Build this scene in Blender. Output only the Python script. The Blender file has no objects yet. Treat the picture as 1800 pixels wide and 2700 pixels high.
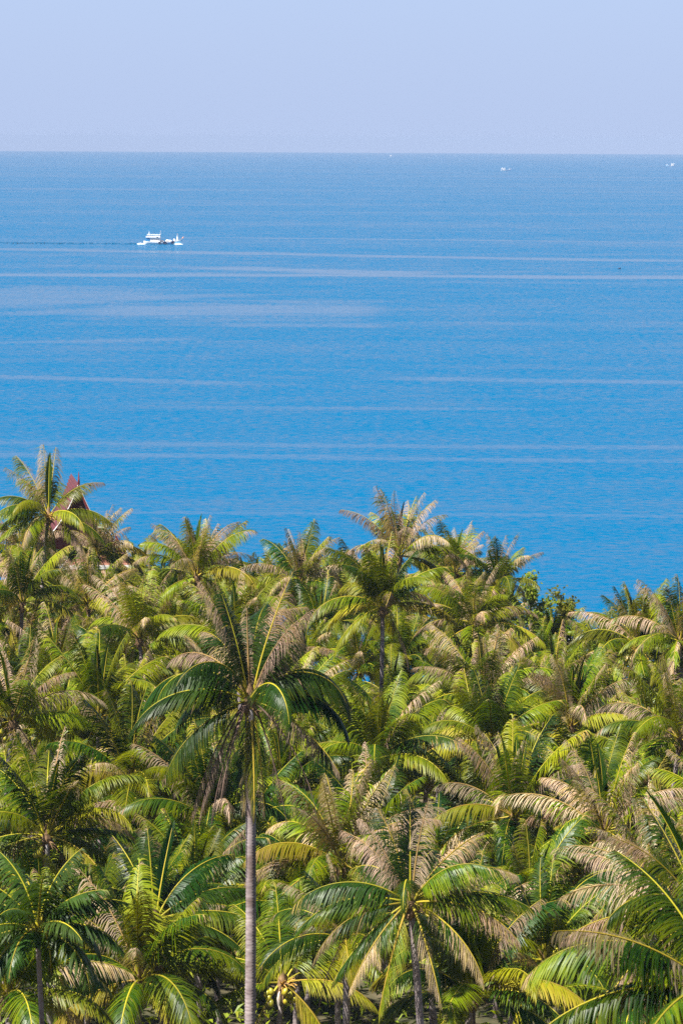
import bpy, math, random
import numpy as np
from mathutils import Matrix, Vector

rng = random.Random(7)
scene = bpy.context.scene
col = scene.collection
RAD = math.radians

# ---------------------------------------------------------------- camera
F = 10125.0                       # focal length in photograph pixels (1800 x 2700)
CAM = Vector((0.0, 0.0, 50.0))
PITCH = math.atan((1350.0 - 362.0) / F)
ROLL = RAD(0.286)
ROT = Matrix.Rotation(math.pi / 2 - PITCH, 3, 'X') @ Matrix.Rotation(ROLL, 3, 'Z')
cam_data = bpy.data.cameras.new('camera')
cam_data.sensor_fit = 'VERTICAL'
cam_data.sensor_height = 36.0
cam_data.sensor_width = 24.0
cam_data.lens = 135.0
cam_data.clip_start = 1.0
cam_data.clip_end = 90000.0
cam_data.dof.use_dof = True
cam_data.dof.focus_distance = 270.0
cam_data.dof.aperture_fstop = 3.5
cam = bpy.data.objects.new('camera', cam_data)
cam.matrix_world = Matrix.Translation(CAM) @ ROT.to_4x4()
col.objects.link(cam)
scene.camera = cam

# ---------------------------------------------------------------- sky and sun
SUN_TO = Vector((-0.48, -0.32, 0.83)).normalized()      # towards the sun: high and to the left of the camera
SUN_EL = math.asin(SUN_TO.z)
SUN_AZ = math.atan2(SUN_TO.x, SUN_TO.y)                 # clockwise from +Y
world = bpy.data.worlds.new('World')
scene.world = world
world.use_nodes = True
wn, wl = world.node_tree.nodes, world.node_tree.links
wn.clear()
w_out = wn.new('ShaderNodeOutputWorld')
w_bg = wn.new('ShaderNodeBackground')
w_sky = wn.new('ShaderNodeTexSky')
w_sky.sky_type = 'NISHITA'
w_sky.sun_disc = False
w_sky.sun_elevation = SUN_EL
w_sky.sun_rotation = SUN_AZ
w_sky.altitude = 50.0
w_sky.air_density = 0.45
w_sky.dust_density = 0.0
w_sky.ozone_density = 1.0
w_hs = wn.new('ShaderNodeMix')
w_hs.data_type = 'RGBA'
w_hs.blend_type = 'MULTIPLY'
w_hs.inputs[0].default_value = 1.0
w_hs.inputs[7].default_value = (1.0, 0.98, 1.0, 1.0)
wl.new(w_sky.outputs[0], w_hs.inputs[6])
# the air near the horizon is thick with pale sea haze, the same all round
w_tc = wn.new('ShaderNodeTexCoord')
w_sep = wn.new('ShaderNodeSeparateXYZ')
wl.new(w_tc.outputs['Generated'], w_sep.inputs[0])
w_abs = wn.new('ShaderNodeMath')
w_abs.operation = 'ABSOLUTE'
wl.new(w_sep.outputs[2], w_abs.inputs[0])
w_m = wn.new('ShaderNodeMath')
w_sq = wn.new('ShaderNodeMath')
w_sq.operation = 'POWER'
w_sq.inputs[1].default_value = 2.0
wl.new(w_abs.outputs[0], w_sq.inputs[0])
w_m.operation = 'MULTIPLY'
w_m.inputs[1].default_value = -75.0
wl.new(w_sq.outputs[0], w_m.inputs[0])
w_e = wn.new('ShaderNodeMath')
w_e.operation = 'EXPONENT'
wl.new(w_m.outputs[0], w_e.inputs[0])
w_mix = wn.new('ShaderNodeMix')
w_mix.data_type = 'RGBA'
w_mix.inputs[7].default_value = (2.92, 3.62, 5.24, 1.0)
wl.new(w_e.outputs[0], w_mix.inputs[0])
wl.new(w_hs.outputs[2], w_mix.inputs[6])
wl.new(w_mix.outputs[2], w_bg.inputs[0])
w_bg.inputs[1].default_value = 0.0645
wl.new(w_bg.outputs[0], w_out.inputs[0])

sun_data = bpy.data.lights.new('sun', 'SUN')
sun_data.energy = 5.0
sun_data.angle = RAD(0.5)
sun_data.color = (1.0, 0.95, 0.86)
sun = bpy.data.objects.new('sun', sun_data)
sun.rotation_euler = SUN_TO.to_track_quat('Z', 'Y').to_euler()
sun.location = (-60, -50, 130)
col.objects.link(sun)

scene.view_settings.view_transform = 'Standard'
scene.view_settings.look = 'None'
scene.view_settings.gamma = 1.0
scene.view_settings.exposure = 1.35
scene.view_settings.use_curve_mapping = False
scene.render.engine = 'CYCLES'
scene.cycles.use_denoising = False
scene.cycles.max_bounces = 8
scene.cycles.diffuse_bounces = 2
scene.cycles.transmission_bounces = 4
scene.cycles.volume_bounces = 0
scene.cycles.sample_clamp_indirect = 6.0


def pix(px, py, depth):
    """point seen at photograph pixel (px, py) at forward distance depth (metres along +Y)"""
    d = ROT @ Vector(((px - 900.0) / F, -(py - 1350.0) / F, -1.0))
    return CAM + d * (depth / d.y)


K = 1800.0 / 1568.0               # the pixel lists below were read off a 1568 px wide view


def sm(t):
    t = min(1.0, max(0.0, t))
    return t * t * (3 - 2 * t)


EARTH = 6371000.0


def sea_z(x, y):
    return -(x * x + y * y) / (2 * EARTH)


def ground_z(x, y):
    z = 4.0 + 42.0 * sm((112.0 - y) / 118.0)
    z += 5.0 * sm((-x - 2.0) / 24.0) * sm((y - 190.0) / 90.0)
    z += 0.35 * math.sin(x * 0.21 + 1.3) * math.cos(y * 0.17) + 0.2 * math.sin(x * 0.53 + y * 0.41)
    shore = 322.0 + 14.0 * sm((-x + 5.0) / 40.0) + 3.0 * math.sin(x * 0.06)
    if y > shore:
        z -= (y - shore) * 0.42
    return max(z, -7.0)


# ---------------------------------------------------------------- materials
def mat(name):
    m = bpy.data.materials.new(name)
    m.use_nodes = True
    nt = m.node_tree
    nt.nodes.clear()
    out = nt.nodes.new('ShaderNodeOutputMaterial')
    return m, nt, nt.nodes, nt.links, out


def principled(nodes, color=(0.5, 0.5, 0.5), rough=0.6, spec=0.5):
    b = nodes.new('ShaderNodeBsdfPrincipled')
    b.inputs['Base Color'].default_value = (*color, 1)
    b.inputs['Roughness'].default_value = rough
    b.inputs['Specular IOR Level'].default_value = spec
    return b


def ramp(nodes, stops):
    r = nodes.new('ShaderNodeValToRGB')
    el = r.color_ramp.elements
    while len(el) < len(stops):
        el.new(0.5)
    for e, (p, c) in zip(el, stops):
        e.position = p
        e.color = (*c, 1)
    return r


def leaf_material(name, stops, rough, transl=0.38, hue_amp=1.0):
    """blade colour runs with the 'dry' attribute (0 fresh, 1 dead), varied from frond to frond"""
    m, nt, n, l, out = mat(name)
    att = n.new('ShaderNodeAttribute')
    att.attribute_name = 'dry'
    rmp = ramp(n, stops)
    l.new(att.outputs['Fac'], rmp.inputs[0])
    info = n.new('ShaderNodeObjectInfo')
    hsv = n.new('ShaderNodeHueSaturation')
    h1 = n.new('ShaderNodeMapRange')
    h1.inputs[3].default_value = 0.5 - 0.026 * hue_amp
    h1.inputs[4].default_value = 0.5 + 0.012 * hue_amp
    l.new(info.outputs['Random'], h1.inputs[0])
    l.new(h1.outputs[0], hsv.inputs['Hue'])
    mul = n.new('ShaderNodeMath')
    mul.operation = 'MULTIPLY'
    mul.inputs[1].default_value = 7.31
    l.new(info.outputs['Random'], mul.inputs[0])
    fr = n.new('ShaderNodeMath')
    fr.operation = 'FRACT'
    l.new(mul.outputs[0], fr.inputs[0])
    v1 = n.new('ShaderNodeMapRange')
    v1.inputs[3].default_value = 0.55
    v1.inputs[4].default_value = 1.35
    l.new(fr.outputs[0], v1.inputs[0])
    l.new(v1.outputs[0], hsv.inputs['Value'])
    l.new(rmp.outputs[0], hsv.inputs['Color'])
    b = principled(n, rough=rough, spec=0.4)
    rg = n.new('ShaderNodeMapRange')
    rg.inputs[1].default_value = 0.2
    rg.inputs[2].default_value = 0.7
    rg.inputs[3].default_value = rough
    rg.inputs[4].default_value = 0.85
    l.new(att.outputs['Fac'], rg.inputs[0])
    l.new(rg.outputs[0], b.inputs['Roughness'])
    sg = n.new('ShaderNodeMapRange')
    sg.inputs[1].default_value = 0.2
    sg.inputs[2].default_value = 0.7
    sg.inputs[3].default_value = 0.22
    sg.inputs[4].default_value = 0.08
    l.new(att.outputs['Fac'], sg.inputs[0])
    l.new(sg.outputs[0], b.inputs['Specular IOR Level'])
    l.new(hsv.outputs[0], b.inputs['Base Color'])
    tr = n.new('ShaderNodeBsdfTranslucent')
    tint = n.new('ShaderNodeMix')
    tint.data_type = 'RGBA'
    tint.blend_type = 'MULTIPLY'
    tint.inputs[0].default_value = 1.0
    tint.inputs[7].default_value = (1.4, 1.4, 0.4, 1)
    l.new(hsv.outputs[0], tint.inputs[6])
    l.new(tint.outputs[2], tr.inputs[0])
    mx = n.new('ShaderNodeMixShader')
    mx.inputs[0].default_value = transl
    l.new(b.outputs[0], mx.inputs[1])
    l.new(tr.outputs[0], mx.inputs[2])
    l.new(mx.outputs[0], out.inputs[0])
    return m


M = {}
M['leaf'] = leaf_material('palm_leaflet', [
    (0.0, (0.009, 0.040, 0.004)), (0.12, (0.032, 0.076, 0.003)), (0.25, (0.172, 0.212, 0.002)), (0.45, (0.25, 0.225, 0.012)),
    (0.68, (0.38, 0.27, 0.15)), (0.92, (0.52, 0.40, 0.30)), (1.0, (0.20, 0.14, 0.125))], 0.38, transl=0.29)
M['rib'] = leaf_material('palm_midrib', [
    (0.0, (0.32, 0.29, 0.016)), (0.4, (0.38, 0.27, 0.03)), (0.75, (0.28, 0.18, 0.08)), (1.0, (0.18, 0.12, 0.095))], 0.5, transl=0.05, hue_amp=0.4)
M['dark_leaf'] = leaf_material('areca_leaflet', [
    (0.0, (0.016, 0.046, 0.006)), (0.4, (0.07, 0.13, 0.02)), (1.0, (0.35, 0.26, 0.13))], 0.35)
M['bush'] = leaf_material('broad_leaf', [
    (0.0, (0.10, 0.16, 0.010)), (0.5, (0.20, 0.25, 0.015)), (1.0, (0.26, 0.25, 0.04))], 0.45)


def noise_mat(name, stops, scale, rough=0.8, detail=6, bump=0.0, stretch=(1, 1, 1), spec=0.3):
    m, nt, n, l, out = mat(name)
    tc = n.new('ShaderNodeTexCoord')
    mp = n.new('ShaderNodeMapping')
    mp.inputs['Scale'].default_value = stretch
    l.new(tc.outputs['Object'], mp.inputs[0])
    nz = n.new('ShaderNodeTexNoise')
    nz.inputs['Scale'].default_value = scale
    nz.inputs['Detail'].default_value = detail
    l.new(mp.outputs[0], nz.inputs[0])
    r = ramp(n, stops)
    l.new(nz.outputs[0], r.inputs[0])
    b = principled(n, rough=rough, spec=spec)
    l.new(r.outputs[0], b.inputs['Base Color'])
    if bump:
        bp = n.new('ShaderNodeBump')
        bp.inputs['Strength'].default_value = bump
        bp.inputs['Distance'].default_value = 0.02
        l.new(nz.outputs[0], bp.inputs['Height'])
        l.new(bp.outputs[0], b.inputs['Normal'])
    l.new(b.outputs[0], out.inputs[0])
    return m


M['trunk'] = noise_mat('palm_bark', [(0.25, (0.15, 0.115, 0.12)), (0.5, (0.27, 0.22, 0.225)), (0.75, (0.36, 0.31, 0.31))], 3.0, 0.85, bump=0.4, stretch=(1, 1, 4))
def bark():
    m = M['trunk']
    nt = m.node_tree
    n, l = nt.nodes, nt.links
    b = next(q for q in n if q.type == 'BSDF_PRINCIPLED')
    src = b.inputs['Base Color'].links[0].from_socket
    tc = n.new('ShaderNodeTexCoord')
    big = n.new('ShaderNodeTexNoise')
    big.inputs['Scale'].default_value = 0.9
    big.inputs['Detail'].default_value = 5
    l.new(tc.outputs['Object'], big.inputs[0])
    r = ramp(n, [(0.35, (0.62, 0.55, 0.50)), (0.5, (1.0, 1.0, 1.0)), (0.66, (1.18, 1.16, 1.12))])
    l.new(big.outputs[0], r.inputs[0])
    mx = n.new('ShaderNodeMix')
    mx.data_type = 'RGBA'
    mx.blend_type = 'MULTIPLY'
    mx.inputs[0].default_value = 1.0
    l.new(src, mx.inputs[6])
    l.new(r.outputs[0], mx.inputs[7])
    l.new(mx.outputs[2], b.inputs['Base Color'])


bark()
M['fibre'] = noise_mat('crown_fibre', [(0.3, (0.10, 0.06, 0.03)), (0.6, (0.26, 0.16, 0.08)), (0.8, (0.40, 0.27, 0.15))], 9.0, 0.9, stretch=(1, 1, 0.4))
M['spathe'] = noise_mat('dry_spathe', [(0.3, (0.34, 0.29, 0.27)), (0.7, (0.52, 0.46, 0.42))], 5.0, 0.7)
M['flower'] = noise_mat('flower_stalk', [(0.3, (0.50, 0.24, 0.05)), (0.7, (0.55, 0.38, 0.08))], 12.0, 0.7)
M['nut'] = noise_mat('coconut_husk', [(0.3, (0.20, 0.22, 0.02)), (0.55, (0.38, 0.33, 0.02)), (0.8, (0.42, 0.28, 0.03))], 1.2, 0.4, detail=2, spec=0.5)
M['soil'] = noise_mat('grove_soil', [(0.3, (0.03, 0.035, 0.012)), (0.55, (0.07, 0.06, 0.03)), (0.75, (0.13, 0.10, 0.06))], 0.6, 0.95)
M['wood'] = noise_mat('branch_bark', [(0.3, (0.10, 0.075, 0.055)), (0.7, (0.22, 0.18, 0.14))], 6.0, 0.9)
M['roof_tile'] = noise_mat('red_roof_tile', [(0.3, (0.085, 0.022, 0.024)), (0.6, (0.12, 0.032, 0.034)), (0.8, (0.16, 0.055, 0.05))], 3.0, 0.6)
M['barge'] = noise_mat('red_board', [(0.3, (0.15, 0.028, 0.028)), (0.7, (0.20, 0.042, 0.04))], 5.0, 0.5)
M['orange_tile'] = noise_mat('orange_roof_tile', [(0.3, (0.23, 0.10, 0.065)), (0.6, (0.30, 0.14, 0.095)), (0.8, (0.40, 0.22, 0.16))], 4.0, 0.7)
M['white_wall'] = noise_mat('white_plaster', [(0.3, (0.68, 0.67, 0.64)), (0.7, (0.80, 0.79, 0.77))], 1.5, 0.8)
M['gable'] = noise_mat('dark_gable_board', [(0.3, (0.07, 0.025, 0.025)), (0.7, (0.11, 0.045, 0.04))], 6.0, 0.6)
M['glass'] = noise_mat('window_glass', [(0.3, (0.02, 0.03, 0.04)), (0.7, (0.04, 0.05, 0.06))], 2.0, 0.08, spec=0.7)
M['white_paint'] = noise_mat('white_paint', [(0.3, (0.74, 0.74, 0.74)), (0.7, (0.83, 0.83, 0.82))], 1.3, 0.45)
M['blue_paint'] = noise_mat('pale_blue_paint', [(0.3, (0.20, 0.48, 0.68)), (0.7, (0.28, 0.58, 0.76))], 1.3, 0.45)
M['tarp'] = noise_mat('blue_tarpaulin', [(0.3, (0.015, 0.15, 0.36)), (0.7, (0.03, 0.27, 0.52))], 2.5, 0.6)
M['rubber'] = noise_mat('dark_rubber', [(0.3, (0.012, 0.03, 0.07)), (0.7, (0.02, 0.05, 0.12))], 3.0, 0.6)
M['wood_deck'] = noise_mat('deck_planks', [(0.3, (0.42, 0.34, 0.28)), (0.7, (0.55, 0.46, 0.40))], 3.0, 0.7)
M['orange_paint'] = noise_mat('orange_paint', [(0.3, (0.62, 0.25, 0.14)), (0.7, (0.72, 0.34, 0.2))], 3.0, 0.5)
M['dark_pole'] = noise_mat('dark_pole', [(0.3, (0.03, 0.06, 0.10)), (0.7, (0.05, 0.09, 0.14))], 3.0, 0.5)
M['foam'] = noise_mat('sea_foam', [(0.3, (0.62, 0.70, 0.76)), (0.6, (0.85, 0.87, 0.88))], 0.6, 0.8)


# ---------------------------------------------------------------- mesh helpers
def mesh_from(name, verts, faces, mats, fmat=None, dry=None, smooth=False):
    me = bpy.data.meshes.new(name)
    me.from_pydata([tuple(v) for v in verts], [], [tuple(f) for f in faces])
    for m in mats:
        me.materials.append(m)
    if fmat is not None:
        me.polygons.foreach_set('material_index', np.asarray(fmat, dtype=np.int32))
    if dry is not None:
        a = me.attributes.new('dry', 'FLOAT', 'POINT')
        a.data.foreach_set('value', np.asarray(dry, dtype=np.float32))
    if smooth:
        me.polygons.foreach_set('use_smooth', np.ones(len(me.polygons), dtype=bool))
    me.update()
    return me


def link(name, me, parent=None, loc=(0, 0, 0), rot=(0, 0, 0), scale=1.0):
    o = bpy.data.objects.new(name, me)
    o.location = loc
    o.rotation_euler = rot
    o.scale = (scale,) * 3 if isinstance(scale, (int, float)) else scale
    if parent is not None:
        o.parent = parent
    col.objects.link(o)
    return o


def tag(o, label=None, cat=None, group=None, kind=None):
    if label:
        o['label'] = label
    if cat:
        o['category'] = cat
    if group:
        o['group'] = group
    if kind:
        o['kind'] = kind
    return o


class MB:
    def __init__(self):
        self.v, self.f, self.m = [], [], []

    def add(self, vs, fs, mi=0):
        b = len(self.v)
        self.v += [tuple(p) for p in vs]
        for f in fs:
            self.f.append(tuple(i + b for i in f))
            self.m.append(mi)

    def box(self, c, s, mi=0, rz=0.0):
        cx, cy, cz = c
        x, y, z = s[0] / 2, s[1] / 2, s[2] / 2
        ca, sa = math.cos(rz), math.sin(rz)
        vs = []
        for dz in (-z, z):
            for dx, dy in ((-x, -y), (x, -y), (x, y), (-x, y)):
                vs.append((cx + dx * ca - dy * sa, cy + dx * sa + dy * ca, cz + dz))
        self.add(vs, [(3, 2, 1, 0), (4, 5, 6, 7), (0, 1, 5, 4), (1, 2, 6, 5), (2, 3, 7, 6), (3, 0, 4, 7)], mi)

    def tube(self, pts, radii, sides=8, mi=0, cap=True):
        pts = [Vector(p) for p in pts]
        rings = []
        vs = []
        up = Vector((0.13, 0.97, 0.2))
        for i, p in enumerate(pts):
            t = (pts[min(i + 1, len(pts) - 1)] - pts[max(i - 1, 0)]).normalized()
            a = t.cross(up)
            if a.length < 1e-3:
                a = t.cross(Vector((1, 0, 0)))
            a.normalize()
            b = t.cross(a)
            for k in range(sides):
                an = 2 * math.pi * k / sides
                vs.append(p + (a * math.cos(an) + b * math.sin(an)) * radii[i])
        fs = []
        for i in range(len(pts) - 1):
            for k in range(sides):
                k2 = (k + 1) % sides
                fs.append((i * sides + k, i * sides + k2, (i + 1) * sides + k2, (i + 1) * sides + k))
        if cap:
            fs.append(tuple(range(sides)))
            fs.append(tuple((len(pts) - 1) * sides + k for k in reversed(range(sides))))
        self.add(vs, fs, mi)

    def build(self, name, mats, parent=None, smooth=False, **kw):
        if not isinstance(mats, (list, tuple)):
            mats = [mats]
        return link(name, mesh_from(name, self.v, self.f, mats, self.m, smooth=smooth), parent, **kw)


# ---------------------------------------------------------------- fronds
def frond_arrays(seed, L=4.8, e0=45.0, bend=80.0, state='green', yaw=0.0, twist=0.0, npl=84,
                 droop=None, power=1.25, tone=0.0, width=0.066, leaf_len=1.30):
    """a feather frond in its own frame: starts at the origin, grows along +X and +Z, gravity is -Z.
    returns leaf verts/faces/dry and rib verts/faces/dry"""
    if state == 'deep':                          # darker green frond, dim light on near palms partly put into its tone
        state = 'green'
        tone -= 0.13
    r = np.random.RandomState(seed)
    NS = 22
    t = np.linspace(0, 1, NS)
    el = np.radians(e0 - bend * t ** power + r.uniform(-3, 3) * np.sin(t * 5))
    az = np.radians(yaw) * t ** 1.6
    T = np.stack([np.cos(el) * np.cos(az), np.cos(el) * np.sin(az), np.sin(el)], 1)
    P = np.zeros((NS, 3))
    P[1:] = np.cumsum((T[1:] + T[:-1]) / 2, 0) * (L / (NS - 1))
    # rib
    radius = 0.043 * (1 - t) ** 0.85 + 0.007
    radius[:3] *= np.array([1.9, 1.45, 1.15])
    rib_v, rib_f = [], []
    sides = 5
    for i in range(0, NS):
        S = np.array([-math.sin(az[i]), math.cos(az[i]), 0.0])
        N = np.cross(T[i], S) * -1
        for k in range(sides):
            a = 2 * math.pi * k / sides
            rib_v.append(P[i] + (S * math.cos(a) * 1.15 + N * math.sin(a) * 0.8) * radius[i])
    for i in range(NS - 1):
        for k in range(sides):
            k2 = (k + 1) % sides
            rib_f.append((i * sides + k, i * sides + k2, (i + 1) * sides + k2, (i + 1) * sides + k))
    rib_dry_base = {'green': 0.0, 'half': 0.12, 'dead': 0.62, 'old': 0.95, 'spear': 0.0, 'yellow': 0.3}[state]
    rib_dry = np.clip(rib_dry_base + r.uniform(-0.06, 0.10) + 0.15 * np.repeat(t, sides) * (state != 'green'), 0, 1)
    # leaflets
    if state == 'old':
        keep = 0.55
    elif state == 'dead':
        keep = 0.78
    else:
        keep = 0.96
    tt, ss = [], []
    t_start = 0.17 if state != 'spear' else 0.12
    for side in (-1, 1):
        q = np.linspace(t_start, 0.992, npl) + r.uniform(-0.5, 0.5, npl) * (0.8 / npl)
        q = np.clip(q, t_start, 0.995)
        k = r.rand(npl) < keep
        tt.append(q[k])
        ss.append(np.full(k.sum(), side))
    tt = np.concatenate(tt)
    ss = np.concatenate(ss)
    n = len(tt)
    fi = tt * (NS - 1)
    i0 = np.minimum(fi.astype(int), NS - 2)
    fr = (fi - i0)[:, None]
    base = P[i0] * (1 - fr) + P[i0 + 1] * fr
    Tl = T[i0] * (1 - fr) + T[i0 + 1] * fr
    Tl /= np.linalg.norm(Tl, axis=1)[:, None]
    azl = np.radians(yaw) * tt ** 1.6
    S0 = np.stack([-np.sin(azl), np.cos(azl), np.zeros(n)], 1)
    N0 = np.cross(Tl, S0) * -1
    N0 *= np.sign(np.einsum('ij,j->i', np.cross(T[:1], np.array([[0., 1., 0.]])) * -1, np.array([0, 0, 1.]))[0] or 1)
    tw = np.radians(twist) * tt[:, None]
    S = S0 * np.cos(tw) + N0 * np.sin(tw)
    N = N0 * np.cos(tw) - S0 * np.sin(tw)
    S = S * ss[:, None]
    # dryness of each leaflet
    blotch = np.interp(tt, np.linspace(0, 1, 7), r.rand(7)) * 0.5 + np.interp(tt + ss * 0.5, np.linspace(-.6, 1.6, 9), r.rand(9)) * 0.5
    if state == 'green':
        d = np.clip(r.uniform(-0.02, 0.13) + 0.16 * blotch + 0.10 * r.rand(n), 0, 1)
        tip = r.uniform(0.8, 1.1)
        d = np.where((tt > tip) & (r.rand(n) < 0.7), r.uniform(0.4, 0.8, n), d)
        d = np.where(r.rand(n) < 0.02, r.uniform(0.5, 0.9, n), d)
    elif state == 'spear':
        d = np.clip(0.03 + 0.12 * r.rand(n), 0, 1)
    elif state == 'yellow':
        d = np.clip(0.22 + 0.22 * blotch + 0.12 * r.rand(n), 0, 1)
    elif state == 'half':
        d = np.clip(0.08 + 0.2 * blotch + 0.1 * r.rand(n), 0, 1)
        dead = (blotch + 0.55 * (tt - 0.45) + r.uniform(-.14, .14, n)) > r.uniform(0.38, 0.56)
        d = np.where(dead, r.uniform(0.55, 1.0, n), d)
    elif state == 'dead':
        d = np.clip(0.72 + 0.28 * blotch + r.uniform(-.18, .12, n), 0.4, 1)
        d = np.where(r.rand(n) < 0.07, 0.15, d)
    else:
        d = r.uniform(0.955, 1.0, n)
    top = 1.0 if state == 'old' else 0.92
    d = np.minimum(d, top)
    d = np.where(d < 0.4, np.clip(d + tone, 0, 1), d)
    deadness = np.clip((d - 0.45) / 0.3, 0, 1)
    # length profile, opening angle, dihedral, droop
    prof = np.interp(tt, [0.1, 0.17, 0.32, 0.6, 0.85, 1.0], [0.35, 0.62, 1.0, 0.92, 0.62, 0.32])
    ln = leaf_len * (L / 4.8) * prof * r.uniform(0.82, 1.10, n)
    ln *= (1 - 0.22 * deadness)
    if state == 'old':
        ln *= 0.7
    al = np.radians(np.interp(tt, [0.1, 0.3, 0.7, 1.0], [66, 58, 46, 20]) + r.normal(0, 5, n))
    if state == 'spear':
        al *= 0.26
    dih = np.radians({'green': 8, 'half': 10, 'dead': 12, 'old': -20, 'spear': 30, 'yellow': -5}[state] + r.normal(0, 4, n))
    if droop is None:
        droop = {'green': r.uniform(1.1, 2.0), 'half': r.uniform(1.0, 1.8), 'dead': 1.4, 'old': 2.0, 'spear': 0.05, 'yellow': 1.5}[state]
    if e0 < -30:
        droop = max(droop, 3.5)
    elif e0 < 0:
        droop = max(droop, 2.4)
    dr = droop * r.uniform(0.88, 1.12, n) + deadness * r.uniform(1.0, 2.6, n) * (state != 'spear')
    dr = np.where((r.rand(n) < 0.06) & (state != 'spear'), dr + 2.5, dr)     # a few snapped leaflets
    d0 = np.cos(al)[:, None] * Tl + np.sin(al)[:, None] * (np.cos(dih)[:, None] * S + np.sin(dih)[:, None] * N)
    wind = np.array([r.uniform(-0.25, 0.25), r.uniform(-0.25, 0.25), 0.0])
    w = width * (L / 4.8) * np.interp(tt, [0.1, 0.4, 1.0], [0.8, 1.05, 0.6]) * (1 - 0.55 * deadness) * r.uniform(0.8, 1.2, n)
    if e0 < -30:
        w = w * 0.5
    US = [0.0, 0.28, 0.56, 0.82, 1.0]
    WS = [0.55, 1.0, 0.86, 0.5, 0.0]
    pos = base.copy()
    verts, dry_rows = [], []
    prev_u = 0.0
    for u, ww in zip(US, WS):
        um = (u + prev_u) / 2
        dirv = d0 + (wind * um + np.array([0, 0, -1.0]) * um ** 0.85)[None, :] * dr[:, None]
        dirv /= np.linalg.norm(dirv, axis=1)[:, None]
        pos = pos + dirv * (ln * (u - prev_u))[:, None]
        prev_u = u
        W = Tl - np.einsum('ij,ij->i', Tl, dirv)[:, None] * dirv
        W /= np.maximum(np.linalg.norm(W, axis=1), 0.05)[:, None]
        dd = np.clip(d + (0.10 if state != 'spear' else 0.02) * u * u, 0, top)
        if ww > 0:
            verts.append(pos - W * (w * ww / 2)[:, None])
            verts.append(pos + W * (w * ww / 2)[:, None])
            dry_rows += [dd, dd]
        else:
            verts.append(pos)
            dry_rows.append(dd)
    V = np.stack(verts, 1).reshape(-1, 3)
    D = np.stack(dry_rows, 1).reshape(-1)
    faces = []
    for i in range(n):
        b = i * 9
        faces += [(b, b + 1, b + 3, b + 2), (b + 2, b + 3, b + 5, b + 4), (b + 4, b + 5, b + 7, b + 6), (b + 6, b + 7, b + 8)]
    return V, faces, D, np.array(rib_v), rib_f, rib_dry


FROND_CACHE = {}


def frond_mesh(split, leafmat='leaf', **kw):
    """one shared mesh (leaflets and rib) or a pair of meshes (leaflets, rib)"""
    key = (split, leafmat, tuple(sorted(kw.items())))
    if key in FROND_CACHE:
        return FROND_CACHE[key]
    V, Fc, D, RV, RF, RD = frond_arrays(**kw)
    if split:
        res = (mesh_from('frond', V, Fc, [M[leafmat]], None, D), mesh_from('midrib', RV, RF, [M['rib']], None, RD, smooth=True))
    else:
        off = len(V)
        allf = Fc + [tuple(i + off for i in f) for f in RF]
        res = mesh_from('frond', np.concatenate([V, RV]), allf, [M[leafmat], M['rib']],
                        [0] * len(Fc) + [1] * len(RF), np.concatenate([D, RD]))
    FROND_CACHE[key] = res
    return res


# age 0 (youngest, upright) .. 1 (oldest, hanging)
AGE = [0.0, 0.12, 0.25, 0.38, 0.5, 0.62, 0.74, 0.86, 1.0]
E0 = [86, 80, 72, 60, 47, 33, 16, -8, -52]
BEND = [10, 24, 42, 66, 86, 92, 82, 62, 30]
LEN = [3.8, 4.9, 5.4, 5.6, 5.7, 5.6, 5.4, 5.1, 4.7]


def lib_frond(age_i, state, var, split):
    r = random.Random(age_i * 100 + var * 7 + len(state))
    st = state
    if age_i == 0 and state in ('green', 'deep'):
        st = 'spear'
    return frond_mesh(split, seed=age_i * 1000 + var * 31 + {'green': 1, 'half': 2, 'dead': 3, 'old': 4, 'spear': 5, 'yellow': 6, 'deep': 7}[st],
                      L=LEN[age_i], e0=E0[age_i] + r.uniform(-5, 5), bend=BEND[age_i] * r.uniform(0.8, 1.25), state=st,
                      yaw=r.uniform(-28, 28), twist=r.uniform(-55, 55), power=r.uniform(1.1, 1.6), npl=88)


NUT = None


def nut_mesh():
    global NUT
    if NUT is None:
        mb = MB()
        rows, sides = 7, 8
        vs = [(0, 0, -0.14)]
        for i in range(1, rows):
            a = math.pi * i / rows
            z = -0.14 * math.cos(a)
            rad = 0.105 * math.sin(a) * (1.0 + 0.12 * math.cos(a))
            for k in range(sides):
                an = 2 * math.pi * k / sides
                tri = 1 + 0.05 * math.cos(3 * an)
                vs.append((rad * tri * math.cos(an), rad * tri * math.sin(an), z))
        vs.append((0, 0, 0.15))
        fs = [(0, 1 + (k + 1) % sides, 1 + k) for k in range(sides)]
        for i in range(rows - 2):
            for k in range(sides):
                k2 = (k + 1) % sides
                fs.append((1 + i * sides + k, 1 + i * sides + k2, 1 + (i + 1) * sides + k2, 1 + (i + 1) * sides + k))
        last = len(vs) - 1
        s0 = 1 + (rows - 2) * sides
        fs += [(s0 + k, s0 + (k + 1) % sides, last) for k in range(sides)]
        mb.add(vs, fs)
        NUT = mesh_from('coconut', mb.v, mb.f, [M['nut']], smooth=True)
    return NUT


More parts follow.
